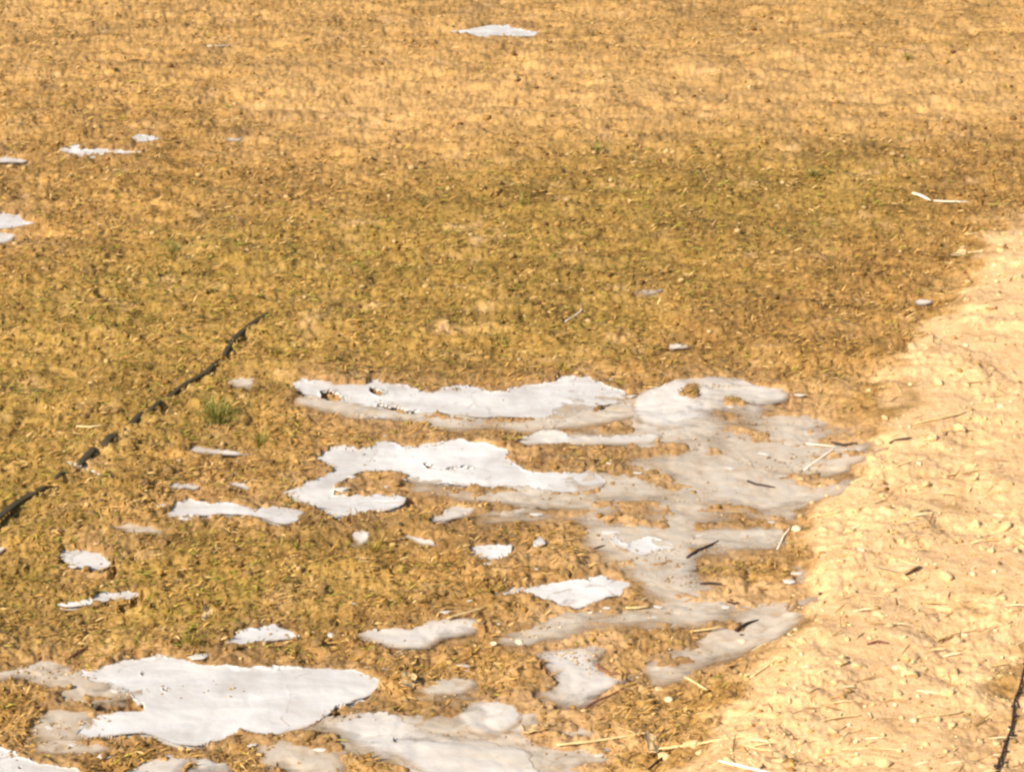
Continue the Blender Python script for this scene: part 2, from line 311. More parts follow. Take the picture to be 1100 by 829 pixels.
def mat_soil():
    m, nt, b = new_mat('soil')
    P = objpos(nt)
    mp3 = nd(nt, 'ShaderNodeMapping'); mp3.inputs['Scale'].default_value = (0.45, 1.0, 1.0); nt.links.new(P, mp3.inputs[0])
    mpp = nd(nt, 'ShaderNodeMapping'); mpp.inputs['Scale'].default_value = (0.7, 1.0, 1.0); nt.links.new(P, mpp.inputs[0])
    f1 = noise_node(nt, 60, 6, 0.78, 0.6, mpp.outputs[0]); f2 = noise_node(nt, 9, 4, 0.55, 0, P); f3 = noise_node(nt, 140, 3, 0.6, 0, P)
    dry = ramp(nt, f1, [(0.30, (0.16, 0.085, 0.022)), (0.43, (0.34, 0.190, 0.058)), (0.56, (0.47, 0.280, 0.100)), (0.72, (0.64, 0.43, 0.20))])
    brown = ramp(nt, f1, [(0.30, (0.11, 0.058, 0.016)), (0.44, (0.25, 0.138, 0.042)), (0.58, (0.36, 0.212, 0.070)), (0.74, (0.52, 0.35, 0.15))])
    olive = ramp(nt, f1, [(0.30, (0.10, 0.070, 0.014)), (0.45, (0.25, 0.165, 0.036)), (0.60, (0.37, 0.245, 0.068)), (0.76, (0.52, 0.37, 0.14))])
    wet = ramp(nt, f1, [(0.30, (0.17, 0.093, 0.036)), (0.47, (0.31, 0.182, 0.078)), (0.60, (0.40, 0.255, 0.125)), (0.74, (0.52, 0.37, 0.21))])
    sand = ramp(nt, f1, [(0.29, (0.40, 0.212, 0.078)), (0.42, (0.66, 0.395, 0.178)), (0.57, (0.74, 0.462, 0.228)), (0.76, (0.82, 0.55, 0.30))])
    k = mix(nt, ramp(nt, f2, [(0.35, 0.0), (0.65, 1.0)]), dry, brown)
    k = mix(nt, attr(nt, 'dark'), k, brown)
    k = mix(nt, attr(nt, 'olive'), k, olive)
    k = mix(nt, attr(nt, 'light'), k, mix(nt, 0.6, dry, (0.60, 0.375, 0.165)))
    k = mix(nt, attr(nt, 'wet'), k, wet)
    k = mix(nt, 1.0, k, (1.04, 0.98, 0.85), 'MULTIPLY')
    tone = ramp(nt, math_n(nt, 'ADD', math_n(nt, 'MULTIPLY', noise_node(nt, 5, 4, 0.6, 0.5, mp3.outputs[0]), 0.5), math_n(nt, 'MULTIPLY', noise_node(nt, 17, 4, 0.65, 0.8, mp3.outputs[0]), 0.5)), [(0.38, 0.62), (0.5, 0.96), (0.62, 1.20)])
    k = mix(nt, 1.0, k, tone, 'MULTIPLY')
    k = mix(nt, attr(nt, 'path'), k, sand)
    spk = ramp(nt, f3, [(0.30, 0.5), (0.43, 1.0)])
    k = mix(nt, 1.0, k, spk, 'MULTIPLY')
    nt.links.new(k, b.inputs['Base Color'])
    b.inputs['Roughness'].default_value = 0.95; b.inputs['Specular IOR Level'].default_value = 0.15
    bump(nt, b, noise_node(nt, 190, 4, 0.65, 0, P), 0.55, 0.003)
    return m
def mat_ice(kind):
    m, nt, b = new_mat({'w': 'white_ice', 'm': 'milky_ice', 'g': 'grey_ice'}[kind])
    P = objpos(nt)
    st = nd(nt, 'ShaderNodeMapping'); st.inputs['Scale'].default_value = (1.0, 0.45, 1.0); nt.links.new(P, st.inputs[0])
    a = noise_node(nt, 7, 5, 0.55, 0.8, st.outputs[0]); c = noise_node(nt, 38, 5, 0.7, 0.6, P)
    cols = {'w': [(0.38, (0.49, 0.440, 0.385)), (0.5, (0.59, 0.550, 0.500)), (0.62, (0.71, 0.675, 0.620))],
            'm': [(0.38, (0.52, 0.440, 0.350)), (0.5, (0.61, 0.540, 0.460)), (0.62, (0.70, 0.645, 0.575))],
            'g': [(0.36, (0.57, 0.450, 0.325)), (0.5, (0.63, 0.535, 0.420)), (0.64, (0.68, 0.610, 0.510))]}[kind]
    st3 = nd(nt, 'ShaderNodeMapping'); st3.inputs['Scale'].default_value = (0.35, 1.0, 1.0); nt.links.new(P, st3.inputs[0])
    band = noise_node(nt, 16, 5, 0.62, 0.7, st3.outputs[0])
    k = ramp(nt, math_n(nt, 'ADD', math_n(nt, 'MULTIPLY', a, 0.5), math_n(nt, 'MULTIPLY', band, 0.5)), cols)
    silt = ramp(nt, band, {'w': [(0.58, 0.0), (0.72, 0.30)], 'm': [(0.50, 0.0), (0.68, 0.55)], 'g': [(0.45, 0.0), (0.66, 0.65)]}[kind])
    k = mix(nt, silt, k, (0.50, 0.385, 0.26))
    dirt = ramp(nt, c, {'w': [(0.66, 0.0), (0.76, 0.5)], 'm': [(0.58, 0.0), (0.72, 0.6)], 'g': [(0.50, 0.0), (0.68, 0.7)]}[kind])
    # soil silted into the ice near its margin
    e = attr(nt, 'edge')
    rim = ramp(nt, e, {'w': [(0.10, 1.0), (0.30, 0.30), (0.6, 0.0)], 'm': [(0.15, 1.0), (0.75, 0.0)], 'g': [(0.1, 1.0), (0.8, 0.1)]}[kind])
    dd = math_n(nt, 'MAXIMUM', math_n(nt, 'MULTIPLY', rim, ramp(nt, c, [(0.36, 0.0), (0.58, 1.0)])), dirt)
    k = mix(nt, dd, k, (0.43, 0.275, 0.135))
    nt.links.new(k, b.inputs['Base Color'])
    b.inputs['Roughness'].default_value = {'w': 0.5, 'm': 0.42, 'g': 0.36}[kind]
    b.inputs['IOR'].default_value = 1.31; b.inputs['Specular IOR Level'].default_value = 0.2
    if kind == 'w':
        vo = nd(nt, 'ShaderNodeTexVoronoi', feature='DISTANCE_TO_EDGE'); vo.inputs['Scale'].default_value = 3.4
        wq = nd(nt, 'ShaderNodeVectorMath', operation='MULTIPLY_ADD'); nz = nd(nt, 'ShaderNodeTexNoise'); nz.inputs['Scale'].default_value = 9; nt.links.new(P, nz.inputs['Vector'])
        nt.links.new(nz.outputs['Color'], wq.inputs[0]); wq.inputs[1].default_value = (.16, .16, .16); nt.links.new(P, wq.inputs[2]); nt.links.new(wq.outputs[0], vo.inputs['Vector'])
        cr = math_n(nt, 'MULTIPLY', ramp(nt, vo.outputs['Distance'], [(0.0, 1.0), (0.014, 0.0)]), ramp(nt, c, [(0.44, 0.0), (0.58, 0.75)]))
        k = mix(nt, cr, k, (0.34, 0.245, 0.17)); nt.links.new(k, b.inputs['Base Color'])
    if True:
        st2 = nd(nt, 'ShaderNodeMapping'); st2.inputs['Scale'].default_value = (0.45, 1.0, 1.0); nt.links.new(P, st2.inputs[0])
        streak = noise_node(nt, 15, 5, 0.62, 0.8, st2.outputs[0])
        e = math_n(nt, 'ADD', e, math_n(nt, 'MULTIPLY', math_n(nt, 'SUBTRACT', streak, 0.52), {'g': 2.2, 'm': 1.9, 'w': 0.8}[kind]))
        al = math_n(nt, 'ADD', e, math_n(nt, 'MULTIPLY', math_n(nt, 'SUBTRACT', c, 0.5), 0.5 if kind == 'w' else 1.1))
        al = ramp(nt, al, {'w': [(0.10, 0.0), (0.24, 1.0)], 'm': [(0.08, 0.0), (0.60, 0.97)], 'g': [(0.04, 0.0), (0.58, 0.88)]}[kind])
        nt.links.new(al, b.inputs['Alpha'])
    bump(nt, b, math_n(nt, 'ADD', noise_node(nt, 60, 3, 0.5, 0, P), math_n(nt, 'MULTIPLY', a, 1.5)), 0.16, 0.006)
    return m
def mat_tint(name, rough=0.9, spec=0.2, bscale=300, bs=0.3):
    m, nt, b = new_mat(name)
    n = noise_node(nt, bscale, 3, 0.6, 0, objpos(nt))
    k = mix(nt, 1.0, attr(nt, 'tint', 'Color'), ramp(nt, n, [(0.3, 0.75), (0.65, 1.1)]), 'MULTIPLY')
    nt.links.new(k, b.inputs['Base Color']); b.inputs['Roughness'].default_value = rough
    b.inputs['Specular IOR Level'].default_value = spec
    bump(nt, b, n, bs, 0.0015)
    return m
def mat_flat(name, c0, c1, scale=120, rough=0.8, spec=0.25, bs=0.4, bd=0.002):
    m, nt, b = new_mat(name)
    n = noise_node(nt, scale, 4, 0.65, 0.2, nd(nt, 'ShaderNodeTexCoord').outputs['Object'])
    nt.links.new(ramp(nt, n, [(0.3, c0), (0.7, c1)]), b.inputs['Base Color'])
    b.inputs['Roughness'].default_value = rough; b.inputs['Specular IOR Level'].default_value = spec
    bump(nt, b, n, bs, bd)
    return m
M = dict(soil=mat_soil(), w=mat_ice('w'), m=mat_ice('m'), g=mat_ice('g'),
         blades=mat_tint('dry_blades'), crumbs=mat_tint('soil_crumbs', bscale=220, bs=0.5),
         green=mat_tint('green_blades', 0.7, 0.3),
         straw=mat_flat('straw', (0.60, 0.40, 0.15), (0.80, 0.62, 0.32), 60, 0.6),
         pale_straw=mat_flat('pale_straw', (0.72, 0.60, 0.42), (0.88, 0.80, 0.64), 60, 0.6),
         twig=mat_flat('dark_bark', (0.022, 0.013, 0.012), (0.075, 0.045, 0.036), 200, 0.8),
         red_twig=mat_flat('red_brown_bark', (0.14, 0.055, 0.035), (0.30, 0.13, 0.07), 160, 0.8),
         shadow_strip=mat_flat('shadow_strip_dark', (0.030, 0.024, 0.014), (0.085, 0.066, 0.038), 300, 0.9, 0.15),  # dark colour standing in for shade on the grass
         stone=mat_flat('pale_stone', (0.60, 0.37, 0.155), (0.78, 0.54, 0.28), 90, 0.85),
         white_stone=mat_flat('white_stone', (0.66, 0.47, 0.26), (0.82, 0.66, 0.42), 90, 0.8),
         dark_stone=mat_flat('dark_stone', (0.035, 0.025, 0.018), (0.10, 0.07, 0.045), 90, 0.8),
         clod=mat_flat('soil_clod', (0.26, 0.14, 0.045), (0.48, 0.30, 0.12), 90, 0.95, 0.1, 0.7, 0.004),
         stone_ice=mat_flat('chip_ice', (0.52, 0.45, 0.37), (0.70, 0.64, 0.56), 60, 0.5),
         leaf=mat_flat('dry_leaf', (0.50, 0.30, 0.12), (0.76, 0.56, 0.29), 90, 0.8))

def mesh_obj(name, V, F, mat, smooth_=True, attrs=None, colors=None):
    """V (n,3); F list of (k, idx array (m,k))"""
    me = bpy.data.meshes.new(name)
    V = np.ascontiguousarray(V, np.float32)
    me.vertices.add(len(V)); me.vertices.foreach_set('co', V.ravel())
    idx = np.concatenate([f.ravel() for f in F]).astype(np.int32)
    tot = np.concatenate([np.full(len(f), f.shape[1]) for f in F]).astype(np.int32)
    st = np.concatenate([[0], np.cumsum(tot)[:-1]]).astype(np.int32)
    me.loops.add(len(idx)); me.loops.foreach_set('vertex_index', idx)
    me.polygons.add(len(tot)); me.polygons.foreach_set('loop_start', st); me.polygons.foreach_set('loop_total', tot)
    me.polygons.foreach_set('use_smooth', np.full(len(tot), smooth_))
    me.update(calc_edges=True); me.validate()
    for k, a in (attrs or {}).items():
        at = me.attributes.new(k, 'FLOAT', 'POINT'); at.data.foreach_set('value', np.ascontiguousarray(a, np.float32).ravel())
    if colors is not None:
        at = me.attributes.new('tint', 'FLOAT_COLOR', 'POINT')
        at.data.foreach_set('color', np.ascontiguousarray(np.c_[colors, np.ones(len(colors))], np.float32).ravel())
    me.materials.append(mat)
    o = bpy.data.objects.new(name, me); C.objects.link(o)
    return o
def tag(o, label=None, cat=None, group=None, kind=None):
    if label: o['label'] = label
    if cat: o['category'] = cat
    if group: o['group'] = group
    if kind: o['kind'] = kind
    return o
def settle(o):
    """put the object's origin at its foot"""
    me = o.data; n = len(me.vertices); co = np.empty(n * 3, np.float32); me.vertices.foreach_get('co', co)
    co = co.reshape(-1, 3); c = np.array([co[:, 0].mean(), co[:, 1].mean(), co[:, 2].min()])
    me.vertices.foreach_set('co', (co - c).astype(np.float32).ravel()); me.update()
    o.location = c; return o

# ------------------------------------------------------------------ the ground: one sheet, fine in view, coarse to the horizon
print('ground')
vs = np.arange(1010, -60, -1.25)
_, ycore = ground_at(np.full(len(vs), CX), vs)
ynear = np.concatenate([-np.geomspace(400, 0.6, 26), np.linspace(-0.3, ycore[0] - 0.12, 16)])
yfar = ycore[-1] + np.geomspace(0.3, 900, 60)
ys = np.concatenate([ynear, ycore, yfar])
dep0 = lambda y: np.maximum(y, 2.0) * CP + CAM_H * SP
ucore = np.arange(-190, 1291, 1.3)
tcore = (ucore - CX) / FPX
tout = np.geomspace(0.012, 60, 46)
ts = np.concatenate([tcore[0] - tout[::-1], tcore, tcore[-1] + tout])
T, Y = np.meshgrid(ts, ys)
X = T * dep0(Y)
z, low, g = relief(X.ravel(), Y.ravel())
far = smooth(np.hypot(X.ravel(), Y.ravel()), 14, 30)
z = z * (1 - far)
nY, nX = X.shape
I = np.arange(nY * nX).reshape(nY, nX)
F = np.stack([I[:-1, :-1], I[:-1, 1:], I[1:, 1:], I[1:, :-1]], -1).reshape(-1, 4)
def clipn(a): return np.clip(a, 0, 1)
def covers(x, y, g):
    u, v = g['u'], g['v']
    n1 = noise(x, y, 0.5, 51); n2 = noise(x, y, 0.17, 52); n3 = noise(x, y, 0.06, 53)
    pt = g['path'] * (1 - 0.75 * lookup(m_turf_right, u, v))
    pt = 0.35 * pt + 0.65 * blur_path(u, v); pt = smooth(pt + 0.36 * n2 + 0.40 * n3, 0.16, 0.90)
    halo = 0.48 * lookup(m_bare, u, v) + 0.62 * blur_path(u, v)
    return dict(path=clipn(np.maximum(pt, halo * smooth(n2 + n3 * .6, -0.4, 0.7))),
                wet=clipn(g['near'] * 2.2 + 0.2 * n2) * (1 - pt),
                dark=clipn(lookup(m_dark, u, v) + 0.35 * n2 + 0.35 * lookup(m_olive, u, v) * (v > 400)), olive=clipn((1.0 * lookup(m_olive, u, v) + 0.25 * n1 + 0.35 * n2) * 0.7),
                light=clipn(np.maximum(lookup(m_light, u, v), 0.5 * smooth(-v, -170, -60)) + 0.25 * n2))
m_path_wide = blurred(m_path, 30)
def blur_path(u, v): return lookup(m_path_wide, u, v)
cv = covers(X.ravel(), Y.ravel(), g)
V = np.c_[X.ravel(), Y.ravel(), z]
gr = mesh_obj('ground', V, [F], M['soil'], True, cv)
tag(gr, 'dry turf and bare sandy soil of an open field', 'ground', kind='structure')
del V, F, X, Y, T, I

def on_ground(u, v):
    x, y = ground_at(u, v); z0, lo, _ = relief(np.atleast_1d(x), np.atleast_1d(y))
    x, y = ground_at(u, v, z0[0] if np.ndim(u) == 0 else z0)
    z0, lo, _ = relief(np.atleast_1d(x), np.atleast_1d(y))
    if np.ndim(u) == 0: return float(x), float(y), float(z0[0])
    return x, y, z0

# ------------------------------------------------------------------ ice
print('ice')
def ice_sheet(entry, m, k):
    label, kind, polys, hl = entry
    P = np.concatenate([np.array(p, float) for p in polys])
    st = 1.1
    uu = np.arange(P[:, 0].min() - 9, P[:, 0].max() + 9, st); vv = np.arange(P[:, 1].min() - 7, P[:, 1].max() + 7, st * .75)
    U, Vv = np.meshgrid(uu, vv)
    x, y = ground_at(U, Vv)
    def field(U, Vv, x, y):
        n, n2 = ragged(x, y)
        grow = {'w': 0.0, 'm': 0.12, 'g': 0.22}[kind]
        return lookup(m, U + n, Vv + n2) - 0.45 + grow
    f = field(U, Vv, x, y)
    # snap the border rows onto the outline
    keep = f > 0
    near = keep.copy()
    near[1:] |= keep[:-1]; near[:-1] |= keep[1:]; near[:, 1:] |= near[:, :-1].copy(); near[:, :-1] |= near[:, 1:].copy()
    cell = near[:-1, :-1] & near[1:, :-1] & near[1:, 1:] & near[:-1, 1:]
    cell &= (keep[:-1, :-1] | keep[1:, :-1] | keep[1:, 1:] | keep[:-1, 1:])
    gv, gu = np.gradient(f, st * .75, st)
    g2 = np.maximum(gu * gu + gv * gv, 2e-3)
    sh = np.where(f < 0, -f, 0) / g2
    lim = st * 1.3
    du = np.clip(sh * gu, -lim, lim); dv = np.clip(sh * gv, -lim, lim)
    U2, V2 = U + du, Vv + dv
    x, y = ground_at(U2, V2)
    z, lo, gg = relief(x.ravel(), y.ravel(), False)
    lo = lo.reshape(x.shape)
    edge = np.clip(f / 0.58, 0, 1)
    fr = raster_wide(k)
    sc_ = px_size(4.6) / px_size(np.clip(y, 3, 12)); inner = lookup(fr, U2 + 1.0 * sc_, V2 + {'w': 2.0, 'm': 4.5, 'g': 4.0}[kind] * sc_)
    d_ = gg['d'].reshape(x.shape)
    ripple = 0.0020 * noise(x / 2, y, 0.16, 71)
    if kind == 'w': zt = lo + 0.10 * d_ + ripple * 1.2 + 0.0012 + 0.0030 * smooth(1 - edge, 0.3, 1.0) * (0.35 + noise(x, y, 0.07, 73))
    else: zt = lo + 0.28 * d_ + {'m': 0.0022, 'g': 0.0014}[kind]
    th = {'w': 0.006, 'm': 0.0015, 'g': 0.001}[kind]
    ids = -np.ones(x.shape, int)
    used = np.zeros(x.shape, bool)
    used[:-1, :-1] |= cell; used[1:, :-1] |= cell; used[1:, 1:] |= cell; used[:-1, 1:] |= cell
    n = used.sum(); ids[used] = np.arange(n)
    top = np.c_[x[used], y[used], zt[used]]; bot = top - (0, 0, th)
    a = np.stack([ids[1:, :-1], ids[1:, 1:], ids[:-1, 1:], ids[:-1, :-1]], -1)[cell]
    # border edges
    e = np.concatenate([a[:, [0, 1]], a[:, [1, 2]], a[:, [2, 3]], a[:, [3, 0]]])
    key = e.min(1) * (n + 1) + e.max(1); uq, ix, ct = np.unique(key, return_index=True, return_counts=True)
    be = e[ix[ct == 1]]
    sides = np.stack([be[:, 1], be[:, 0], be[:, 0] + n, be[:, 1] + n], -1)
    A = np.r_[np.c_[edge[used]].ravel(), np.c_[edge[used]].ravel()]
    inn = np.r_[inner[used], inner[used]]
    o = mesh_obj('ice_sheet', np.r_[top, bot], [a, a[:, ::-1] + n, sides], M[kind], True, dict(edge=np.clip(inn, 0, 1)))
    settle(o)
    tag(o, label, 'ice')
    return o
def raster_wide(k):
    m = raw[k]
    P = np.concatenate([np.array(p, float) for p in ICE[k][2]]); h = np.ptp(P[:, 1])
    r = max(1, min({'w': 5, 'm': 8, 'g': 10}[ICE[k][1]], int(h * 0.16)))
    b = blurred(m, r); b = b / max(b.max(), .3)
    return np.clip((b - 0.22) / 0.78, 0, 1)
for k, entry in enumerate(ICE):
    ice_sheet(entry, raw[k], k)

# ------------------------------------------------------------------ small shapes
def tube(pts, rad, seg=7, flat=1.0):
    """tapered tube along points; rad list"""
    pts = np.array(pts, float); n = len(pts); rad = np.broadcast_to(rad, (n,))
    tang = np.gradient(pts, axis=0); tang /= np.linalg.norm(tang, axis=1)[:, None] + 1e-9
    up = np.array([0, 0, 1.0]); V = []
    for i in range(n):
        s = np.cross(tang[i], up); s /= np.linalg.norm(s) + 1e-9; w = np.cross(s, tang[i])
        for k in range(seg):
            a = 2 * math.pi * k / seg
            V.append(pts[i] + rad[i] * (math.cos(a) * s + flat * math.sin(a) * w))
    F = [[i * seg + k, i * seg + (k + 1) % seg, (i + 1) * seg + (k + 1) % seg, (i + 1) * seg + k] for i in range(n - 1) for k in range(seg)]
    V = np.array(V); nV = len(V)
    V = np.r_[V, [pts[0]], [pts[-1]]]
    T3 = [[nV, (k + 1) % seg, k] for k in range(seg)] + [[nV + 1, (n - 1) * seg + k, (n - 1) * seg + (k + 1) % seg] for k in range(seg)]
    return V, np.array(F), np.array(T3)
def stick(name, uv, wpx, mat, label, cat, wob=0.004, lift=0.3, flat=1.0, group=None, n=None, taper=0.5, z_of=None):
    uv = np.array(uv, float)
    d = np.r_[0, np.cumsum(np.hypot(*np.diff(uv, axis=0).T))]
    n = n or max(7, int(d[-1] / 5))
    t = np.linspace(0, d[-1], n)
    u = np.interp(t, d, uv[:, 0]); v = np.interp(t, d, uv[:, 1])
    x, y, z = on_ground(u, v)
    if len(z) >= 5:     # a stiff stalk bridges the small bumps
        tt = np.linspace(-1, 1, n); zf = np.polyval(np.polyfit(tt, z, 1), tt); z = zf + 0.6 * np.std(z - zf) + 0.001; x, y = ground_at(u, v, z)
    r = 0.5 * wpx * px_size(y.mean()) * (1 - taper * np.abs(np.linspace(-0.6, 1, n)) ** 2)
    s = rng.integers(1, 9999)
    x = x + wob * noise(t / 300, t * 0 + .3, .05, s); y = y + wob * noise(t / 300, t * 0 + .7, .05, s + 1)
    V, Fq, T3 = tube(np.c_[x, y, z + r * lift], r, 7, flat)
    o = mesh_obj(name, V, [Fq, T3], mat); settle(o)
    return tag(o, label, cat, group)

def lump(name, u, v, wpx, mat, label, cat, group=None, sq=0.6, ang=True, seed=None, sink=0.25):
    x, y, z = on_ground(u, v); w = wpx * px_size(y)
    return lump_at(name, x, y, z, w, mat, label, cat, group, sq, ang, seed, sink)
import bmesh
def ico(sub):
    bm = bmesh.new(); bmesh.ops.create_icosphere(bm, subdivisions=sub, radius=1)
    V = np.array([q.co[:] for q in bm.verts]); F = np.array([[q.index for q in f.verts] for f in bm.faces]); bm.free()
    return V, F
ICO1, ICO2, ICO3 = ico(1), ico(2), ico(3)
def rough_ball(seed, V0, amp=0.28, cuts=5):
    r = np.random.default_rng(seed); V = V0.copy()
    for _ in range(cuts):           # chip flat faces off
        d = r.normal(size=3); d /= np.linalg.norm(d); k = r.uniform(0.55, 0.9)
        h = V @ d; V = V - np.outer(np.maximum(h - k, 0), d)
    V *= 1 + amp * 0.5 * np.stack([noise(V[:, 0] + seed, V[:, 1] + V[:, 2], 0.6, seed % 97)] * 3, 1)
    return V
def lump_at(name, x, y, z, w, mat, label, cat, group=None, sq=0.6, ang=True, seed=None, sink=0.25):
    seed = int(seed if seed is not None else rng.integers(1, 99999))
    V = rough_ball(seed, ICO2[0], .3, 8); r = np.random.default_rng(seed)
    V = V * (0.5 * w, 0.5 * w * r.uniform(.6, 1.1), 0.5 * w * sq)
    a = r.uniform(0, 6.28) if ang else 0; ca, sa = math.cos(a), math.sin(a)
    V = np.c_[V[:, 0] * ca - V[:, 1] * sa, V[:, 0] * sa + V[:, 1] * ca, V[:, 2]]
    o = mesh_obj(name, V, [ICO2[1]], mat, False); o.location = (x, y, z + 0.5 * w * sq * (1 - 2 * sink))
    return tag(o, label, cat, group)

# ------------------------------------------------------------------ scattered ground cover (nobody could count it)
print('cover')
def scatter(n, umin=-180, umax=1280, vmin=-45, vmax=960, power=1.0):
    u = rng.uniform(umin, umax, n); v = vmin + (vmax - vmin) * rng.uniform(0, 1, n) ** power
    x, y = ground_at(u, v); return x, y
def blades(name, x, y, L, W, az, tilt, curl, cols, mat, lab, cat):
    z, lo, g = relief(x, y)
    n = len(x); d = np.c_[np.cos(az), np.sin(az)]; s = np.c_[-d[:, 1], d[:, 0]]
    rows = []
    for t, wf in ((0, 0.8), (0.5, 1.0), (1.0, 0.15)):
        h = L * (np.sin(tilt) * t - curl * t * t); r = L * np.cos(tilt) * t
        c = np.c_[x + d[:, 0] * r, y + d[:, 1] * r, z - 0.0005 + np.maximum(h, -0.002)]
        # follow the soil when lying flat
        tw = 0.35 * W * wf
        rows.append(np.c_[c[:, 0] - s[:, 0] * W * wf / 2, c[:, 1] - s[:, 1] * W * wf / 2, c[:, 2] - tw * 0.5])
        rows.append(np.c_[c[:, 0] + s[:, 0] * W * wf / 2, c[:, 1] + s[:, 1] * W * wf / 2, c[:, 2] + tw])
    V = np.stack(rows, 1).reshape(-1, 3)
    b = (np.arange(n) * 6)[:, None]
    F = np.concatenate([b + [0, 2, 3, 1], b + [2, 4, 5, 3]])
    o = mesh_obj(name, V, [F], mat, False, colors=np.repeat(cols, 6, 0))
    return tag(o, lab, cat, kind='stuff')
PAL = np.array([(0.60, 0.41, 0.18), (0.53, 0.33, 0.12), (0.49, 0.28, 0.085), (0.40, 0.225, 0.06), (0.29, 0.155, 0.042), (0.17, 0.095, 0.028), (0.25, 0.19, 0.035), (0.20, 0.21, 0.028), (0.36, 0.29, 0.055)])
def cover_blades(n):
    x, y = scatter(n, power=0.9)
    _, _, g = relief(x, y, False); cv = covers(x, y, g)
    clump = noise(x, y, 0.12, 81) + 0.6 * noise(x, y, 0.04, 82)
    p = 0.75 + 0.6 * clump - 1.1 * g['path'] - 1.4 * g['ice'] - 1.3 * g['thin'] - 0.8 * g['near'] - 0.75 * cv['light'] - 0.5 * blur_path(g['u'], g['v']) - .3 * lookup(m_bare, g['u'], g['v'])
    k = rng.uniform(0, 1, n) < p
    x, y = x[k], y[k]; ol = cv['olive'][k]; dk = cv['dark'][k]; n = len(x)
    green = 0.7 * smooth(noise(x, y, 0.35, 83) + 0.4 * noise(x, y, 0.08, 84), 0.0, 0.8) * ol
    w = np.ones((n, 9)) * (0.45, 0.9, 1.3, 1.3, 1.0, 0.6, 0.3, 0.15, 0.35)
    w[:, 6] += 1.8 * ol + 2 * green; w[:, 7] += 0.7 * ol + 2.6 * green; w[:, 8] += 1.0 * ol; w[:, 4] += dk; w[:, 5] += 0.6 * dk; w[:, 0] -= 0.3 * dk; w[:, 4:7] *= 1 - .6 * cv['light'][k][:, None]
    cw = np.cumsum(w, 1); pick = (np.clip(0.5 + 0.55 * noise(x / 1.7, y, .035, 85) + 0.3 * noise(x, y, .10, 86) + rng.normal(0, .22, n), 0, .999)[:, None] * cw[:, -1:] > cw).sum(1)
    cols = PAL[pick] * (1.02, 0.97, 0.84) * rng.uniform(0.8, 1.25, (n, 1))
    s = np.clip(px_size(y) / px_size(4.5), 0.8, 1.7)
    az = rng.normal(0.15, 1.1, n) + (rng.uniform(0, 1, n) < .5) * math.pi
    return blades('dry_grass', x, y, rng.uniform(0.006, 0.022, n) * s ** .6, rng.uniform(0.0012, 0.0034, n) * s ** .7, az,
           np.abs(rng.normal(0.12, 0.32, n)), rng.uniform(0.0, 0.3, n), cols, M['blades'],
           'short dead grass matted over the brown field', 'dry grass')
cover_blades(330000)

def crumbs(name, n, test, wr, pal, mat, lab, cat, power=1.0, base=ICO1):
    x, y = scatter(n, power=power); z, _, g = relief(x, y)
    k = rng.uniform(0, 1, n) < test(g, x, y); x, y, z = x[k], y[k], z[k]; n = len(x)
    B = [rough_ball(900 + i, base[0], 0.3, 4) for i in range(12)]
    w = wr[0] * (wr[1] / wr[0]) ** (rng.uniform(0, 1, n) ** 2.2) * np.clip(px_size(y) / px_size(4.5), 0.8, 1.6)
    a = rng.uniform(0, 6.28, n); pick = rng.integers(0, 12, n); sq = rng.uniform(.4, .8, n); el = rng.uniform(.55, 1, n)
    S = np.stack(B)[pick] * np.stack([w / 2, w / 2 * el, w / 2 * sq], 1)[:, None, :]
    ca, sa = np.cos(a)[:, None], np.sin(a)[:, None]
    V = np.stack([S[:, :, 0] * ca - S[:, :, 1] * sa + x[:, None], S[:, :, 0] * sa + S[:, :, 1] * ca + y[:, None], S[:, :, 2] + (z + w * sq * .18)[:, None]], -1)
    nv = len(base[0]); F = (base[1][None] + (np.arange(n) * nv)[:, None, None]).reshape(-1, 3)
    cols = np.array(pal)[rng.integers(0, len(pal), n)] * rng.uniform(.8, 1.2, (n, 1))
    o = mesh_obj(name, V.reshape(-1, 3), [F], mat, True, colors=np.repeat(cols, nv, 0))
    return tag(o, lab, cat, kind='stuff')
crumbs('soil_crumbs', 15000, lambda g, x, y: 0.55 + 0.7 * noise(x, y, .15, 91) - 1.2 * g['ice'] - 0.9 * g['thin'] - .6 * g['path'], (0.004, 0.020),
       [(0.36, 0.20, 0.055), (0.28, 0.15, 0.04), (0.44, 0.27, 0.09), (0.18, 0.095, 0.03), (0.50, 0.33, 0.14)], M['crumbs'],
       'small crumbs of brown soil strewn between the grass', 'soil crumbs', 0.8)
crumbs('sandy_grit', 9000, lambda g, x, y: (g['path'] + 0.30 * blur_path(g['u'], g['v'])) * (0.65 + 0.8 * noise(x, y, .13, 92)) - g['ice'] - .5 * g['thin'], (0.003, 0.016),
       [(0.70, 0.50, 0.24), (0.60, 0.41, 0.18), (0.78, 0.60, 0.34), (0.52, 0.33, 0.13), (0.40, 0.24, 0.09)], M['crumbs'],
       'pale sandy grit and crumbled soil covering the bare path', 'grit', 0.7)
def ice_top(x, y):
    return 0.020 * noise(x, y, 2.3, 1) + 0.010 * noise(x, y, 0.9, 2) + 0.0024 * noise(x / 2, y, 0.16, 71) + .0012
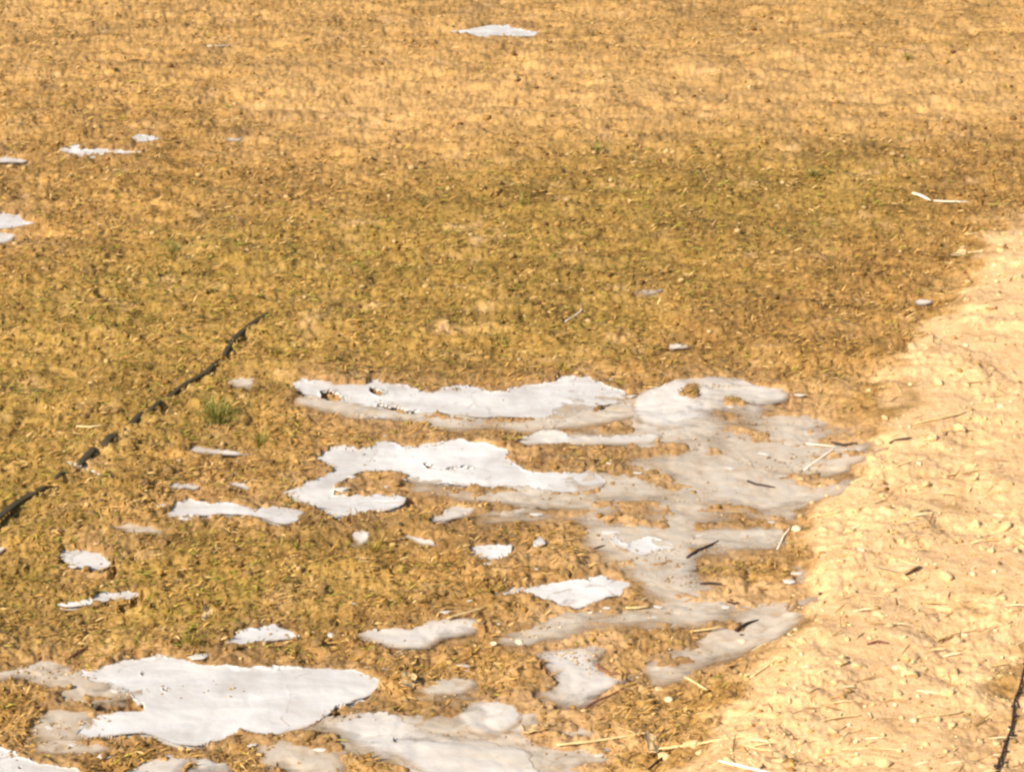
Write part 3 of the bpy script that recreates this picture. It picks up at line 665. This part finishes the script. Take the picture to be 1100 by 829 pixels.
def ice_debris(n):
    x, y = scatter(n, 0, 1000, 380, 880); z, _, g = relief(x, y)
    st = noise(x / 3, y, .07, 95) + .5 * noise(x, y, .03, 96)
    edge = g['ice'] * (1 - smooth(lookup(m_ice_in, g['u'], g['v']), .5, .95))
    p = (0.05 + 1.0 * edge + 0.5 * g['thin']) * smooth(st, 0.0, .7) * (g['ice'] + g['thin'] > .3)
    k = rng.uniform(0, 1, n) < p; x, y = x[k], y[k]; z = np.maximum(ice_top(x, y), z[k]); n = len(x)
    B = [rough_ball(950 + i, ICO1[0], .3, 4) for i in range(10)]
    w = 0.0020 * 3 ** (rng.uniform(0, 1, n) ** 2); a = rng.uniform(0, 6.28, n)
    S = np.stack(B)[rng.integers(0, 10, n)] * np.stack([w * .75, w * .45, w * .25], 1)[:, None, :]
    ca, sa = np.cos(a * .15)[:, None], np.sin(a * .15)[:, None]
    V = np.stack([S[:, :, 0] * ca - S[:, :, 1] * sa + x[:, None], S[:, :, 0] * sa + S[:, :, 1] * ca + y[:, None], S[:, :, 2] + z[:, None] + 0.001], -1)
    nv = len(ICO1[0]); F = (ICO1[1][None] + (np.arange(n) * nv)[:, None, None]).reshape(-1, 3)
    pal = np.array([(0.42, 0.27, 0.12), (0.34, 0.20, 0.08), (0.52, 0.37, 0.20), (0.30, 0.18, 0.09), (0.60, 0.46, 0.28)])
    o = mesh_obj('frozen_in_soil', V.reshape(-1, 3), [F], M['crumbs'], True, colors=np.repeat(pal[rng.integers(0, 5, n)] * rng.uniform(.8, 1.2, (n, 1)), nv, 0))
    return tag(o, 'specks of brown soil stuck on the ice, thickest along its margins', 'soil specks', kind='stuff')
m_ice_in = blurred(m_thick, 7)
ice_debris(60000)
def chaff(n):
    x, y = scatter(n, power=.75); _, _, g = relief(x, y, False)
    p = (g['path'] + .35 * blur_path(g['u'], g['v']) + .35 * lookup(m_bare, g['u'], g['v'])) * (0.5 + noise(x, y, .2, 93)) - .8 * g['ice'] - .5 * g['thin']
    k = rng.uniform(0, 1, n) < p; x, y = x[k], y[k]; n = len(x)
    pal = np.array([(0.72, 0.52, 0.24), (0.80, 0.62, 0.34), (0.55, 0.33, 0.11), (0.30, 0.16, 0.05), (0.62, 0.40, 0.15), (0.42, 0.25, 0.09)])
    cols = pal[rng.integers(0, 6, n)] * rng.uniform(.85, 1.15, (n, 1))
    return blades('chaff', x, y, rng.uniform(.012, .05, n), rng.uniform(.0012, .003, n), rng.normal(0.5, .8, n) + (rng.uniform(0, 1, n) < .5) * math.pi,
                  np.abs(rng.normal(.05, .15, n)), rng.uniform(0, .15, n), cols, M['blades'], 'broken dry stalks and chaff littering the sandy path', 'chaff')
chaff(11000)

# ------------------------------------------------------------------ dark strips modelled in place of two thin cast shadows
def shadow_strip():  # flattened dark tubes laid out like a broken cast shadow
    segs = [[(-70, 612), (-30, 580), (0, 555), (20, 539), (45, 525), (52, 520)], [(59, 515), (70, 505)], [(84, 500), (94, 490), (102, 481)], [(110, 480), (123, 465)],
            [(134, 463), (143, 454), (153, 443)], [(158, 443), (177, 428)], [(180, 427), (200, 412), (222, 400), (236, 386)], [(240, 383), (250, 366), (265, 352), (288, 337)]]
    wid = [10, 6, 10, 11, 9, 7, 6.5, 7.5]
    root = bpy.data.objects.new('shadow_strip', None); C.objects.link(root)
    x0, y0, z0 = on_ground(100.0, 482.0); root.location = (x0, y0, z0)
    tag(root, 'dark flat strip standing in for a shadow line in the grass on the left', 'shadow_strip')
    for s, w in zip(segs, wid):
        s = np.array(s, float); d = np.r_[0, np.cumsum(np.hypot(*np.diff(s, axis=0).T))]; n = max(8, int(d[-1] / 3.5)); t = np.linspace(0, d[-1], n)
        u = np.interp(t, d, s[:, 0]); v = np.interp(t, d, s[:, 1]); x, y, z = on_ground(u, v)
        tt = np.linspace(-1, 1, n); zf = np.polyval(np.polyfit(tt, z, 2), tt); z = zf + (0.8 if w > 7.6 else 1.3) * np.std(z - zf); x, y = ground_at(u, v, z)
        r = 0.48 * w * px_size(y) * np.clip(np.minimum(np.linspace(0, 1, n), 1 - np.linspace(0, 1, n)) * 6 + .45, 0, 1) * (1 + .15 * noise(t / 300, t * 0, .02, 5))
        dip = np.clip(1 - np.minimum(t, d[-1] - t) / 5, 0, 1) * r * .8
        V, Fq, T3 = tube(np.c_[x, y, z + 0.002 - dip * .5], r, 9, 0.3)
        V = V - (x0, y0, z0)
        o = mesh_obj('shadow_strand', V, [Fq, T3], M['shadow_strip']); o.parent = root
def twig_shadow():  # solid stick with knobs, put in place of a beaded cast shadow
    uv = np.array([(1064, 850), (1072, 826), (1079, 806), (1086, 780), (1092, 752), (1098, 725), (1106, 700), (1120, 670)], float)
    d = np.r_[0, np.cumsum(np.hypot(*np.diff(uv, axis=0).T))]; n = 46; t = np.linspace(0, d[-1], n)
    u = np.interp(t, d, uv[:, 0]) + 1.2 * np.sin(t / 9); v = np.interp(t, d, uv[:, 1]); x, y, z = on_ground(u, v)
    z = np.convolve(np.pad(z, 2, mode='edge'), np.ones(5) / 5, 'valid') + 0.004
    root = bpy.data.objects.new('twig', None); C.objects.link(root); root.location = (x[0], y[0], z[0])  # root of the stick standing in for a twig shadow
    tag(root, 'long dark knobbly stick standing in for a twig shadow at the near right corner', 'twig')
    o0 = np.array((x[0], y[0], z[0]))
    V, Fq, T3 = tube(np.c_[x, y, z], np.linspace(3.6, 1.8, n) * px_size(y) * .5, 7); mesh_obj('shadow_stem', V - o0, [Fq, T3], M['twig']).parent = root
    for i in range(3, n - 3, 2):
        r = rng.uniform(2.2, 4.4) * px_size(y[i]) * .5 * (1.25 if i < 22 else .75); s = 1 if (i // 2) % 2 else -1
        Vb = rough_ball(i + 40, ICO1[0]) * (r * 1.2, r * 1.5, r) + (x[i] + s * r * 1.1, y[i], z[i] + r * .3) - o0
        mesh_obj('shadow_bud', Vb, [ICO1[1]], M['twig']).parent = root
shadow_strip(); twig_shadow()

# ------------------------------------------------------------------ twigs
for uv, w, m, lab in [
    ([(803,517),(812,521),(833,524)], 3.6, 'twig', 'thick short dark twig lying alone on the grey watery ice'),
    ([(738,599),(748,592),(758,588),(772,581)], 3.4, 'twig', 'bent dark twig rising to the right beside the crumpled white flakes'),
    ([(752,627),(762,626),(776,627)], 2.6, 'twig', 'flat dark twig where the smooth grey band begins'),
    ([(781,646),(788,648),(794,647)], 2.2, 'twig', 'tiny dark twig on the smooth grey ice band'),
    ([(790,677),(800,671),(815,666)], 4.2, 'twig', 'stubby brown-black twig between the grey band and the path'),
    ([(893,475),(906,478),(921,476)], 2.4, 'twig', 'thin sagging dark twig touching the pale straw by the path'),
    ([(955,476),(963,473),(980,470)], 2.6, 'twig', 'dark splinter at the tip of the long straw on the path'),
    ([(629,712),(642,715),(652,722),(667,725)], 3.6, 'red_twig', 'reddish brown twig on the notch of the zigzag ice'),
    ([(626,762),(640,753),(656,747),(670,739)], 2.8, 'red_twig', 'thin brown twig along the near rim of the zigzag ice'),
    ([(582,714),(590,724),(605,731)], 3.4, 'red_twig', 'short reddish twig at the left rim of the zigzag ice'),
    ([(638,590),(644,588),(650,586)], 3.0, 'twig', 'small dark twig left of the crumpled white flakes'),
    ([(646,637),(655,635),(667,636)], 3.0, 'red_twig', 'dark red twig under the notch of the white wedge'),
    ([(694,829),(706,818),(720,808)], 3.0, 'twig', 'dark twig at the near edge below the long straws'),
    ([(932,692),(943,689),(955,691)], 3.4, 'red_twig', 'flat brown twig in the middle of the near path'),
    ([(10,418),(30,421),(48,420)], 2.2, 'twig', 'thin dark twig in the grass left of the dark shadow strip'),
    ([(72,708),(85,700),(96,693)], 2.6, 'red_twig', 'brown stalk slanting above the left end of the largest ice sheet'),
    ]:
    stick('twig', uv, w, M[m], lab, 'twig', wob=0.0008)
# ------------------------------------------------------------------ straws
for uv, w, m, lab in [
    ([(598,800),(630,797),(665,792),(698,786)], 4.2, 'straw', 'long yellow straw beside the small grey ice pocket'),
    ([(708,804),(740,801),(770,795),(803,790)], 4.0, 'straw', 'long yellow straw pointing at the path, right of the first long straw'),
    ([(772,817),(800,824),(850,836)], 5.2, 'pale_straw', 'thick whitish stalk cut off by the near edge'),
    ([(735,727),(746,733),(760,741)], 4.0, 'straw', 'short stout straw between the zigzag ice and the path'),
    ([(983,455),(1008,450),(1038,443)], 4.0, 'straw', 'stout yellow straw high on the path'),
    ([(918,517),(940,509),(962,501),(985,492)], 3.0, 'straw', 'long thin straw crossing the margin of the path'),
    ([(864,505),(880,493),(899,480)], 3.0, 'pale_straw', 'pale straw slanting across the thin grey ice'),
    ([(862,476),(880,478),(899,480)], 2.4, 'pale_straw', 'faint pale straw meeting the slanting one on the grey ice'),
    ([(915,549),(935,541),(950,537)], 3.4, 'straw', 'yellow straw below the long thin one at the path margin'),
    ([(1010,512),(1040,506),(1075,502)], 2.6, 'straw', 'straw near the right margin of the path'),
    ([(806,728),(828,712),(856,694)], 3.6, 'straw', 'straw rising steeply onto the near path'),
    ([(742,678),(760,676),(778,672)], 3.0, 'straw', 'short straw over the soil above the zigzag ice'),
    ([(1003,216),(1020,217),(1041,217)], 3.0, 'pale_straw', 'straight bleached stalk in the far turf on the right'),
    ([(980,208),(988,210),(1000,216)], 4.6, 'pale_straw', 'broad bleached stalk end beside the straight one in the far turf'),
    ([(606,346),(618,339),(626,333),(624,326)], 2.2, 'pale_straw', 'bent pale stalk in the turf above the big ice sheets'),
    ([(223,50),(238,50),(252,49)], 2.4, 'pale_straw', 'small pale stalk in the farthest turf on the left'),
    ([(672,653),(684,653),(698,651)], 4.0, 'straw', 'yellow splinter on the grey ice below the white wedge'),
    ([(82,458),(96,459),(112,457)], 4.0, 'straw', 'yellow stalk left of the dark shadow strip'),
    ([(1038,252),(1060,250),(1085,250)], 2.6, 'straw', 'pale stalk at the top corner of the sandy path'),
    ([(870,556),(890,552),(905,548)], 2.6, 'straw', 'small straw among stones where grey ice meets the path'),
    ([(480,664),(500,658),(522,652)], 2.8, 'straw', 'thin straw above the white rimmed grey ice'),
    ([(600,706),(612,700),(622,702)], 1.8, 'straw', 'tiny straw on the far part of the zigzag ice'),
    ([(690,645),(720,700),(700,760)], 0, 'straw', ''),
    ([(800,800),(816,805),(835,806)], 3.0, 'straw', 'curved straw on the nearest sand'),
    ([(905,805),(935,803),(968,806)], 2.4, 'straw', 'low straw lying across the nearest path'),
    ([(985,770),(1010,768),(1035,764)], 2.4, 'straw', 'thin straw left of the long knobbly twig shadow'),
    ([(1000,690),(1025,680),(1050,676)], 2.4, 'straw', 'straw on the right part of the near path'),
    ([(880,775),(900,770),(925,768)], 3.0, 'straw', 'straw lying level on the near path'),
    ([(835,590),(842,575),(850,565)], 2.0, 'pale_straw', 'upright looking pale straw on grey ice near the stones'),
    ([(455,440),(440,446),(430,455)], 0, 'straw', ''),
    ]:
    if w: stick('straw', uv, w, M[m], lab, 'straw', wob=0.0012, flat=0.6)

# ------------------------------------------------------------------ named stones, flakes, clods
def flake(u, v, wpx, hpx, mat, lab, cat, name, seed):
    """thin curled plate"""
    x, y, z = on_ground(u, v); s = px_size(y); r = np.random.default_rng(seed)
    n, m = 18, 4; V = []; a0 = r.uniform(0, 6.28)
    dep = hpx * s / (CAM_H / math.hypot(y, CAM_H))
    for layer, dzz in ((0, 0), (1, -0.0022)):
        for j in range(m + 1):
            for i in range(n):
                a = 2 * math.pi * i / n; q = 1 + .28 * math.sin(2 * a + a0) * .5 + .3 * float(noise(np.array([math.cos(a) + seed]), np.array([math.sin(a)]), .7, seed % 50)[0])
                k = j / m; px_, py_ = k * q * math.cos(a), k * q * math.sin(a)
                V.append((px_ * wpx * s / 2, py_ * dep / 2, 0.002 + 0.005 * k * k * math.sin(a + a0) + 0.003 * k * math.cos(3 * a + a0) + dzz))
    F = []
    for j in range(m):
        for i in range(n):
            q = [j * n + i, j * n + (i + 1) % n, (j + 1) * n + (i + 1) % n, (j + 1) * n + i]
            F.append(q[::-1]); off = (m + 1) * n; F.append([t + off for t in q])
    off = (m + 1) * n
    for i in range(n): F.append([m * n + i, m * n + (i + 1) % n, m * n + (i + 1) % n + off, m * n + i + off])
    o = mesh_obj(name, np.array(V), [np.array(F)], M[mat]); o.location = (x, y, z)
    return tag(o, lab, cat)
flake(1040, 266, 34, 8, 'leaf', 'pale dry leaf at the upper end of the path', 'leaf', 'dry_leaf', 3)
flake(985, 382, 24, 11, 'leaf', 'dry tan leaf on stones where the turf meets the path', 'leaf', 'dry_leaf', 4)
flake(1008, 368, 16, 13, 'leaf', 'small upright tan leaf just right of the larger tan leaf', 'leaf', 'dry_leaf', 5)
flake(572, 787, 22, 14, 'leaf', 'pale leaf near the rounded white ice lens', 'leaf', 'dry_leaf', 6)
flake(700, 797, 16, 26, 'leaf', 'pale husk where the two long yellow straws meet', 'leaf', 'dry_leaf', 7)
flake(964, 608, 44, 16, 'stone', 'large flat pale slab of crust on the near path', 'soil crust', 'crust_slab', 8)
flake(867, 415, 36, 12, 'w', 'crumbled white ice crust at the corner of turf and path', 'ice', 'ice_flake', 9)
flake(890, 410, 20, 11, 'm', 'grey-white ice crumb right of the crumbled crust', 'ice', 'ice_flake', 10)
flake(122, 188, 18, 8, 'm', 'pale chip below the bright distant snow patch', 'ice', 'ice_flake', 12)
flake(438, 735, 18, 12, 'leaf', 'small orange tan leaf right of the largest ice sheet', 'leaf', 'dry_leaf', 13)
flake(222, 660, 13, 13, 'leaf', 'small orange leaf in the brown soil below the long ridge', 'leaf', 'dry_leaf', 14)
flake(425, 795, 6, 4, 'twig', 'tiny dark leaf scrap in the wide near sheet', 'leaf', 'leaf_scrap', 15)
flake(130, 488, 18, 8, 'm', 'white ice chip right of the dark shadow strip', 'ice', 'ice_flake', 16)
flake(100, 534, 16, 7, 'm', 'small white ice chip below the dark shadow strip', 'ice', 'ice_flake', 17)
flake(46, 488, 14, 9, 'm', 'pale chip left of the dark shadow strip', 'ice', 'ice_flake', 18)
for u, v, w, m, lab in [
    (797,690,11,'white_stone','white pebble under a dark pebble between ice and path'),
    (798,683,8,'dark_stone','dark pebble resting behind the white one between ice and path'),
    (868,715,9,'white_stone','bright white pebble on the near path, left of the flat slab'),
    (972,687,8,'white_stone','small bright pebble in the middle of the near path'),
    (963,718,11,'white_stone','pale oval pebble below the small bright one'),
    (718,752,14,'white_stone','pair-like pale stone near the short stout straw'),
    (708,741,11,'stone','tan stone just behind the pale one near the short stout straw'),
    (955,634,16,'stone','tan angular stone in front of the large flat slab'),
    (942,662,14,'stone','rounded tan stone right behind the flat brown twig of the path'),
    (856,569,13,'white_stone','pale round stone where grey ice meets the path'),
    (884,568,12,'stone','tan stone right of the pale round one by the grey ice'),
    (925,592,11,'white_stone','pale stone high on the path above the flat slab'),
    (1038,372,9,'white_stone','small pale stone at the upper path near the turf'),
    (1036,315,8,'stone','little tan stone at the edge of the upper path'),
    (987,501,10,'white_stone','round pale stone at the end of the long thin straw'),
    (1075,437,10,'white_stone','pale stone at the right margin of the upper path'),
    (530,694,10,'white_stone','whitish pebble below the pitted grey ice'),
    (558,691,11,'white_stone','whitish pebble on the thin grey ice strip'),
    (430,565,6,'dark_stone','dark pebble below the hooked ice sheet'),
    (179,475,6,'dark_stone','dark pebble beside the shadow strip near the green tuft'),
    (110,536,7,'dark_stone','dark pebble against the small white chip below the shadow strip'),
    (883,632,8,'dark_stone','dark brown pebble at the end of the long grey band'),
    (1036,682,10,'white_stone','pale pebble near the straw on the right of the near path'),
    (892,812,13,'stone','tan stone on the nearest sand'),
    (860,690,8,'stone','small tan stone at the left rim of the near path'),
    ]:
    lump('pebble' if w < 12 else 'stone', u, v, w, M[m], lab, 'stone', sq=.5, sink=.35)
# uncounted look-alikes of the path: each a thing of its own
protos = []
for i in range(8):
    V = rough_ball(300 + i, ICO3[0], .4, 11); V = V * (0.5, 0.5 * random.uniform(.6, 1), 0.5 * random.uniform(.4, .65))
    protos.append(V)
meshes = []
for i, V in enumerate(protos):
    me = mesh_obj('stone_source', V, [ICO3[1]], M['stone'], False); meshes.append(me.data); bpy.data.objects.remove(me)
cnt = 0; r2 = np.random.default_rng(5)
while cnt < 190:
    u = r2.uniform(700, 1095); v = r2.uniform(255, 825)
    pp = float(lookup(m_path, np.array([u]), np.array([v]))[0]); bp = float(blur_path(np.array([u]), np.array([v]))[0])
    edge_bias = pp * (1.25 - bp) + 0.25 * bp
    if r2.uniform() > edge_bias * (0.8 if v > 300 else 1): continue
    x, y, z = on_ground(u, v); w = 0.009 * (0.034 / 0.009) ** (r2.uniform() ** 1.5)
    i = int(r2.integers(0, 8)); me = meshes[i]
    o = bpy.data.objects.new('path_stone', me); C.objects.link(o)
    o.location = (x, y, z + w * .06); o.scale = (w, w, w); o.rotation_euler = (r2.uniform(-.3, .3), r2.uniform(-.3, .3), r2.uniform(0, 6.28))
    tag(o, 'small pale rough stone embedded in the crumbly sand of the bare path', 'stone', 'loose stones strewn over the sandy path')
    cnt += 1
# clods in the turf
cm = []
for i in range(6):
    V = rough_ball(500 + i, ICO3[0], .5, 4); V = V * (1 + .22 * noise(V[:, 0] * 1.3 + V[:, 2], V[:, 1] + V[:, 2] + i, .35, 3))[:, None] * (0.5, 0.4, 0.26); me = mesh_obj('clod_source', V, [ICO3[1]], M['clod']); cm.append(me.data); bpy.data.objects.remove(me)
cnt = 0
while cnt < 120:
    u = r2.uniform(5, 930); v = r2.uniform(420, 825)
    x, y = ground_at(u, v); z, _, g = relief(np.array([x]), np.array([y]))
    if g['ice'][0] > .1 or g['thin'][0] > .3 or g['path'][0] > .6: continue
    x, y, z = on_ground(u, v); w = r2.uniform(.010, .024)
    o = bpy.data.objects.new('clod', cm[int(r2.integers(0, 6))]); C.objects.link(o)
    o.location = (x, y, z + w * .02); o.scale = (w, w, w); o.rotation_euler = (r2.uniform(-.3, .3), r2.uniform(-.3, .3), r2.uniform(0, 6.28))
    tag(o, 'brown lump of soil lying on the rough ground around the ice', 'clod', 'soil clods around the frozen puddles'); cnt += 1

# ice chips
chips = []
for i in range(5):
    V = rough_ball(700 + i, ICO2[0], .5, 6) * (0.5, 0.45, 0.12); me = mesh_obj('chip_source', V, [ICO2[1]], M['stone_ice'], False); chips.append(me.data); bpy.data.objects.remove(me)
cnt = 0
while cnt < 80:
    u = r2.uniform(20, 900); v = r2.uniform(400, 825)
    nr = float(lookup(m_near_ice, np.array([u]), np.array([v]))[0])
    if r2.uniform() > nr * 2 or lookup(m_thick, np.array([u]), np.array([v]))[0] > .4: continue
    x, y, z = on_ground(u, v); w = 0.006 * (0.030 / 0.006) ** (r2.uniform() ** 1.6)
    o = bpy.data.objects.new('ice_chip', chips[int(r2.integers(0, 5))]); C.objects.link(o)
    o.location = (x, y, z + w * .05); o.scale = (w * 1.5, w, w); o.rotation_euler = (r2.uniform(-.15, .15), r2.uniform(-.15, .15), r2.uniform(-.5, .5))
    tag(o, 'small pale ice chip lying on brown soil beside the frozen puddles', 'ice', 'ice chips around the frozen puddles'); cnt += 1

# ------------------------------------------------------------------ grass tufts
def tuft(u, v, wpx, h, n, lab, pal, cat='grass tuft', seed=1):
    r = np.random.default_rng(seed); x0, y0, z0 = on_ground(u, v); s = px_size(y0); Vs = []; Fs = []; cols = []
    for i in range(n):
        a = r.uniform(0, 6.28); rr = abs(r.normal(0, .5)); bx = rr * math.cos(a) * wpx * s / 2; by = rr * math.sin(a) * wpx * s / 2 * 1.4
        bz = float(relief(np.array([x0 + bx]), np.array([y0 + by]))[0][0]) - z0
        L = h * r.uniform(.5, 1.1); az = a + r.normal(0, .7); lean = r.uniform(.3, 1.2); w = r.uniform(.0016, .003)
        d = np.array([math.cos(az), math.sin(az)]); sd_ = np.array([-d[1], d[0]]); b = len(Vs)
        for t in (0, .35, .7, 1):
            hh = L * t * math.cos(lean * t); out = L * t * math.sin(lean * t); ww = w * (1 - t * .85) / 2
            for q in (-1, 1): Vs.append((bx + d[0] * out + sd_[0] * ww * q, by + d[1] * out + sd_[1] * ww * q, bz - .002 + hh)); 
        c = np.array(pal[int(r.integers(0, len(pal)))]) * r.uniform(.8, 1.2); cols += [c] * 8
        Fs += [[b + 2 * k, b + 2 * k + 1, b + 2 * k + 3, b + 2 * k + 2] for k in range(3)]
    o = mesh_obj('grass_tuft', np.array(Vs), [np.array(Fs)], M['green'], False, colors=np.array(cols)); o.location = (x0, y0, z0)
    tag(o, lab, cat)
G1 = [(0.16, 0.17, 0.025), (0.22, 0.20, 0.03), (0.30, 0.24, 0.05), (0.12, 0.13, 0.02)]
G2 = [(0.34, 0.25, 0.03), (0.40, 0.28, 0.04), (0.25, 0.20, 0.03), (0.42, 0.26, 0.06)]
tuft(232, 450, 48, .042, 190, 'largest green grass tuft, standing between the shadow strip and the ice', G1, seed=1)
tuft(296, 382, 26, .024, 80, 'yellow green moss-like tuft near the far end of the shadow strip', G2, seed=2)
tuft(280, 470, 22, .030, 40, 'sparse green tuft right of the largest tuft', G1, seed=3)
tuft(975, 61, 14, .03, 40, 'tiny green tuft in the farthest turf on the right', G1, seed=4)
tuft(1080, 96, 34, .02, 60, 'low olive tuft at the far right margin', G2, seed=5)
tuft(872, 186, 20, .03, 60, 'green tuft in the dark band of turf on the right', G1, seed=6)
tuft(640, 163, 30, .03, 80, 'green tuft at the far edge of the dark band of turf', G1, seed=7)
tuft(185, 268, 40, .022, 110, 'broad low green tuft in the left middle distance', G1, seed=8)
tuft(606, 398, 26, .022, 60, 'low olive tuft right above the long white ice sheet', G2, seed=9)
tuft(130, 128, 24, .02, 40, 'dull olive tuft beyond the bright distant snow patch', G2, seed=10)
tuft(560, 218, 30, .026, 60, 'green tuft in the centre of the dark band of turf', G1, seed=11)
tuft(400, 588, 30, .02, 60, 'olive tuft below the curved ice rim', G2, seed=12)
tuft(205, 690, 30, .02, 60, 'olive tuft behind the largest white ice sheet', G2, seed=13)
print('done')
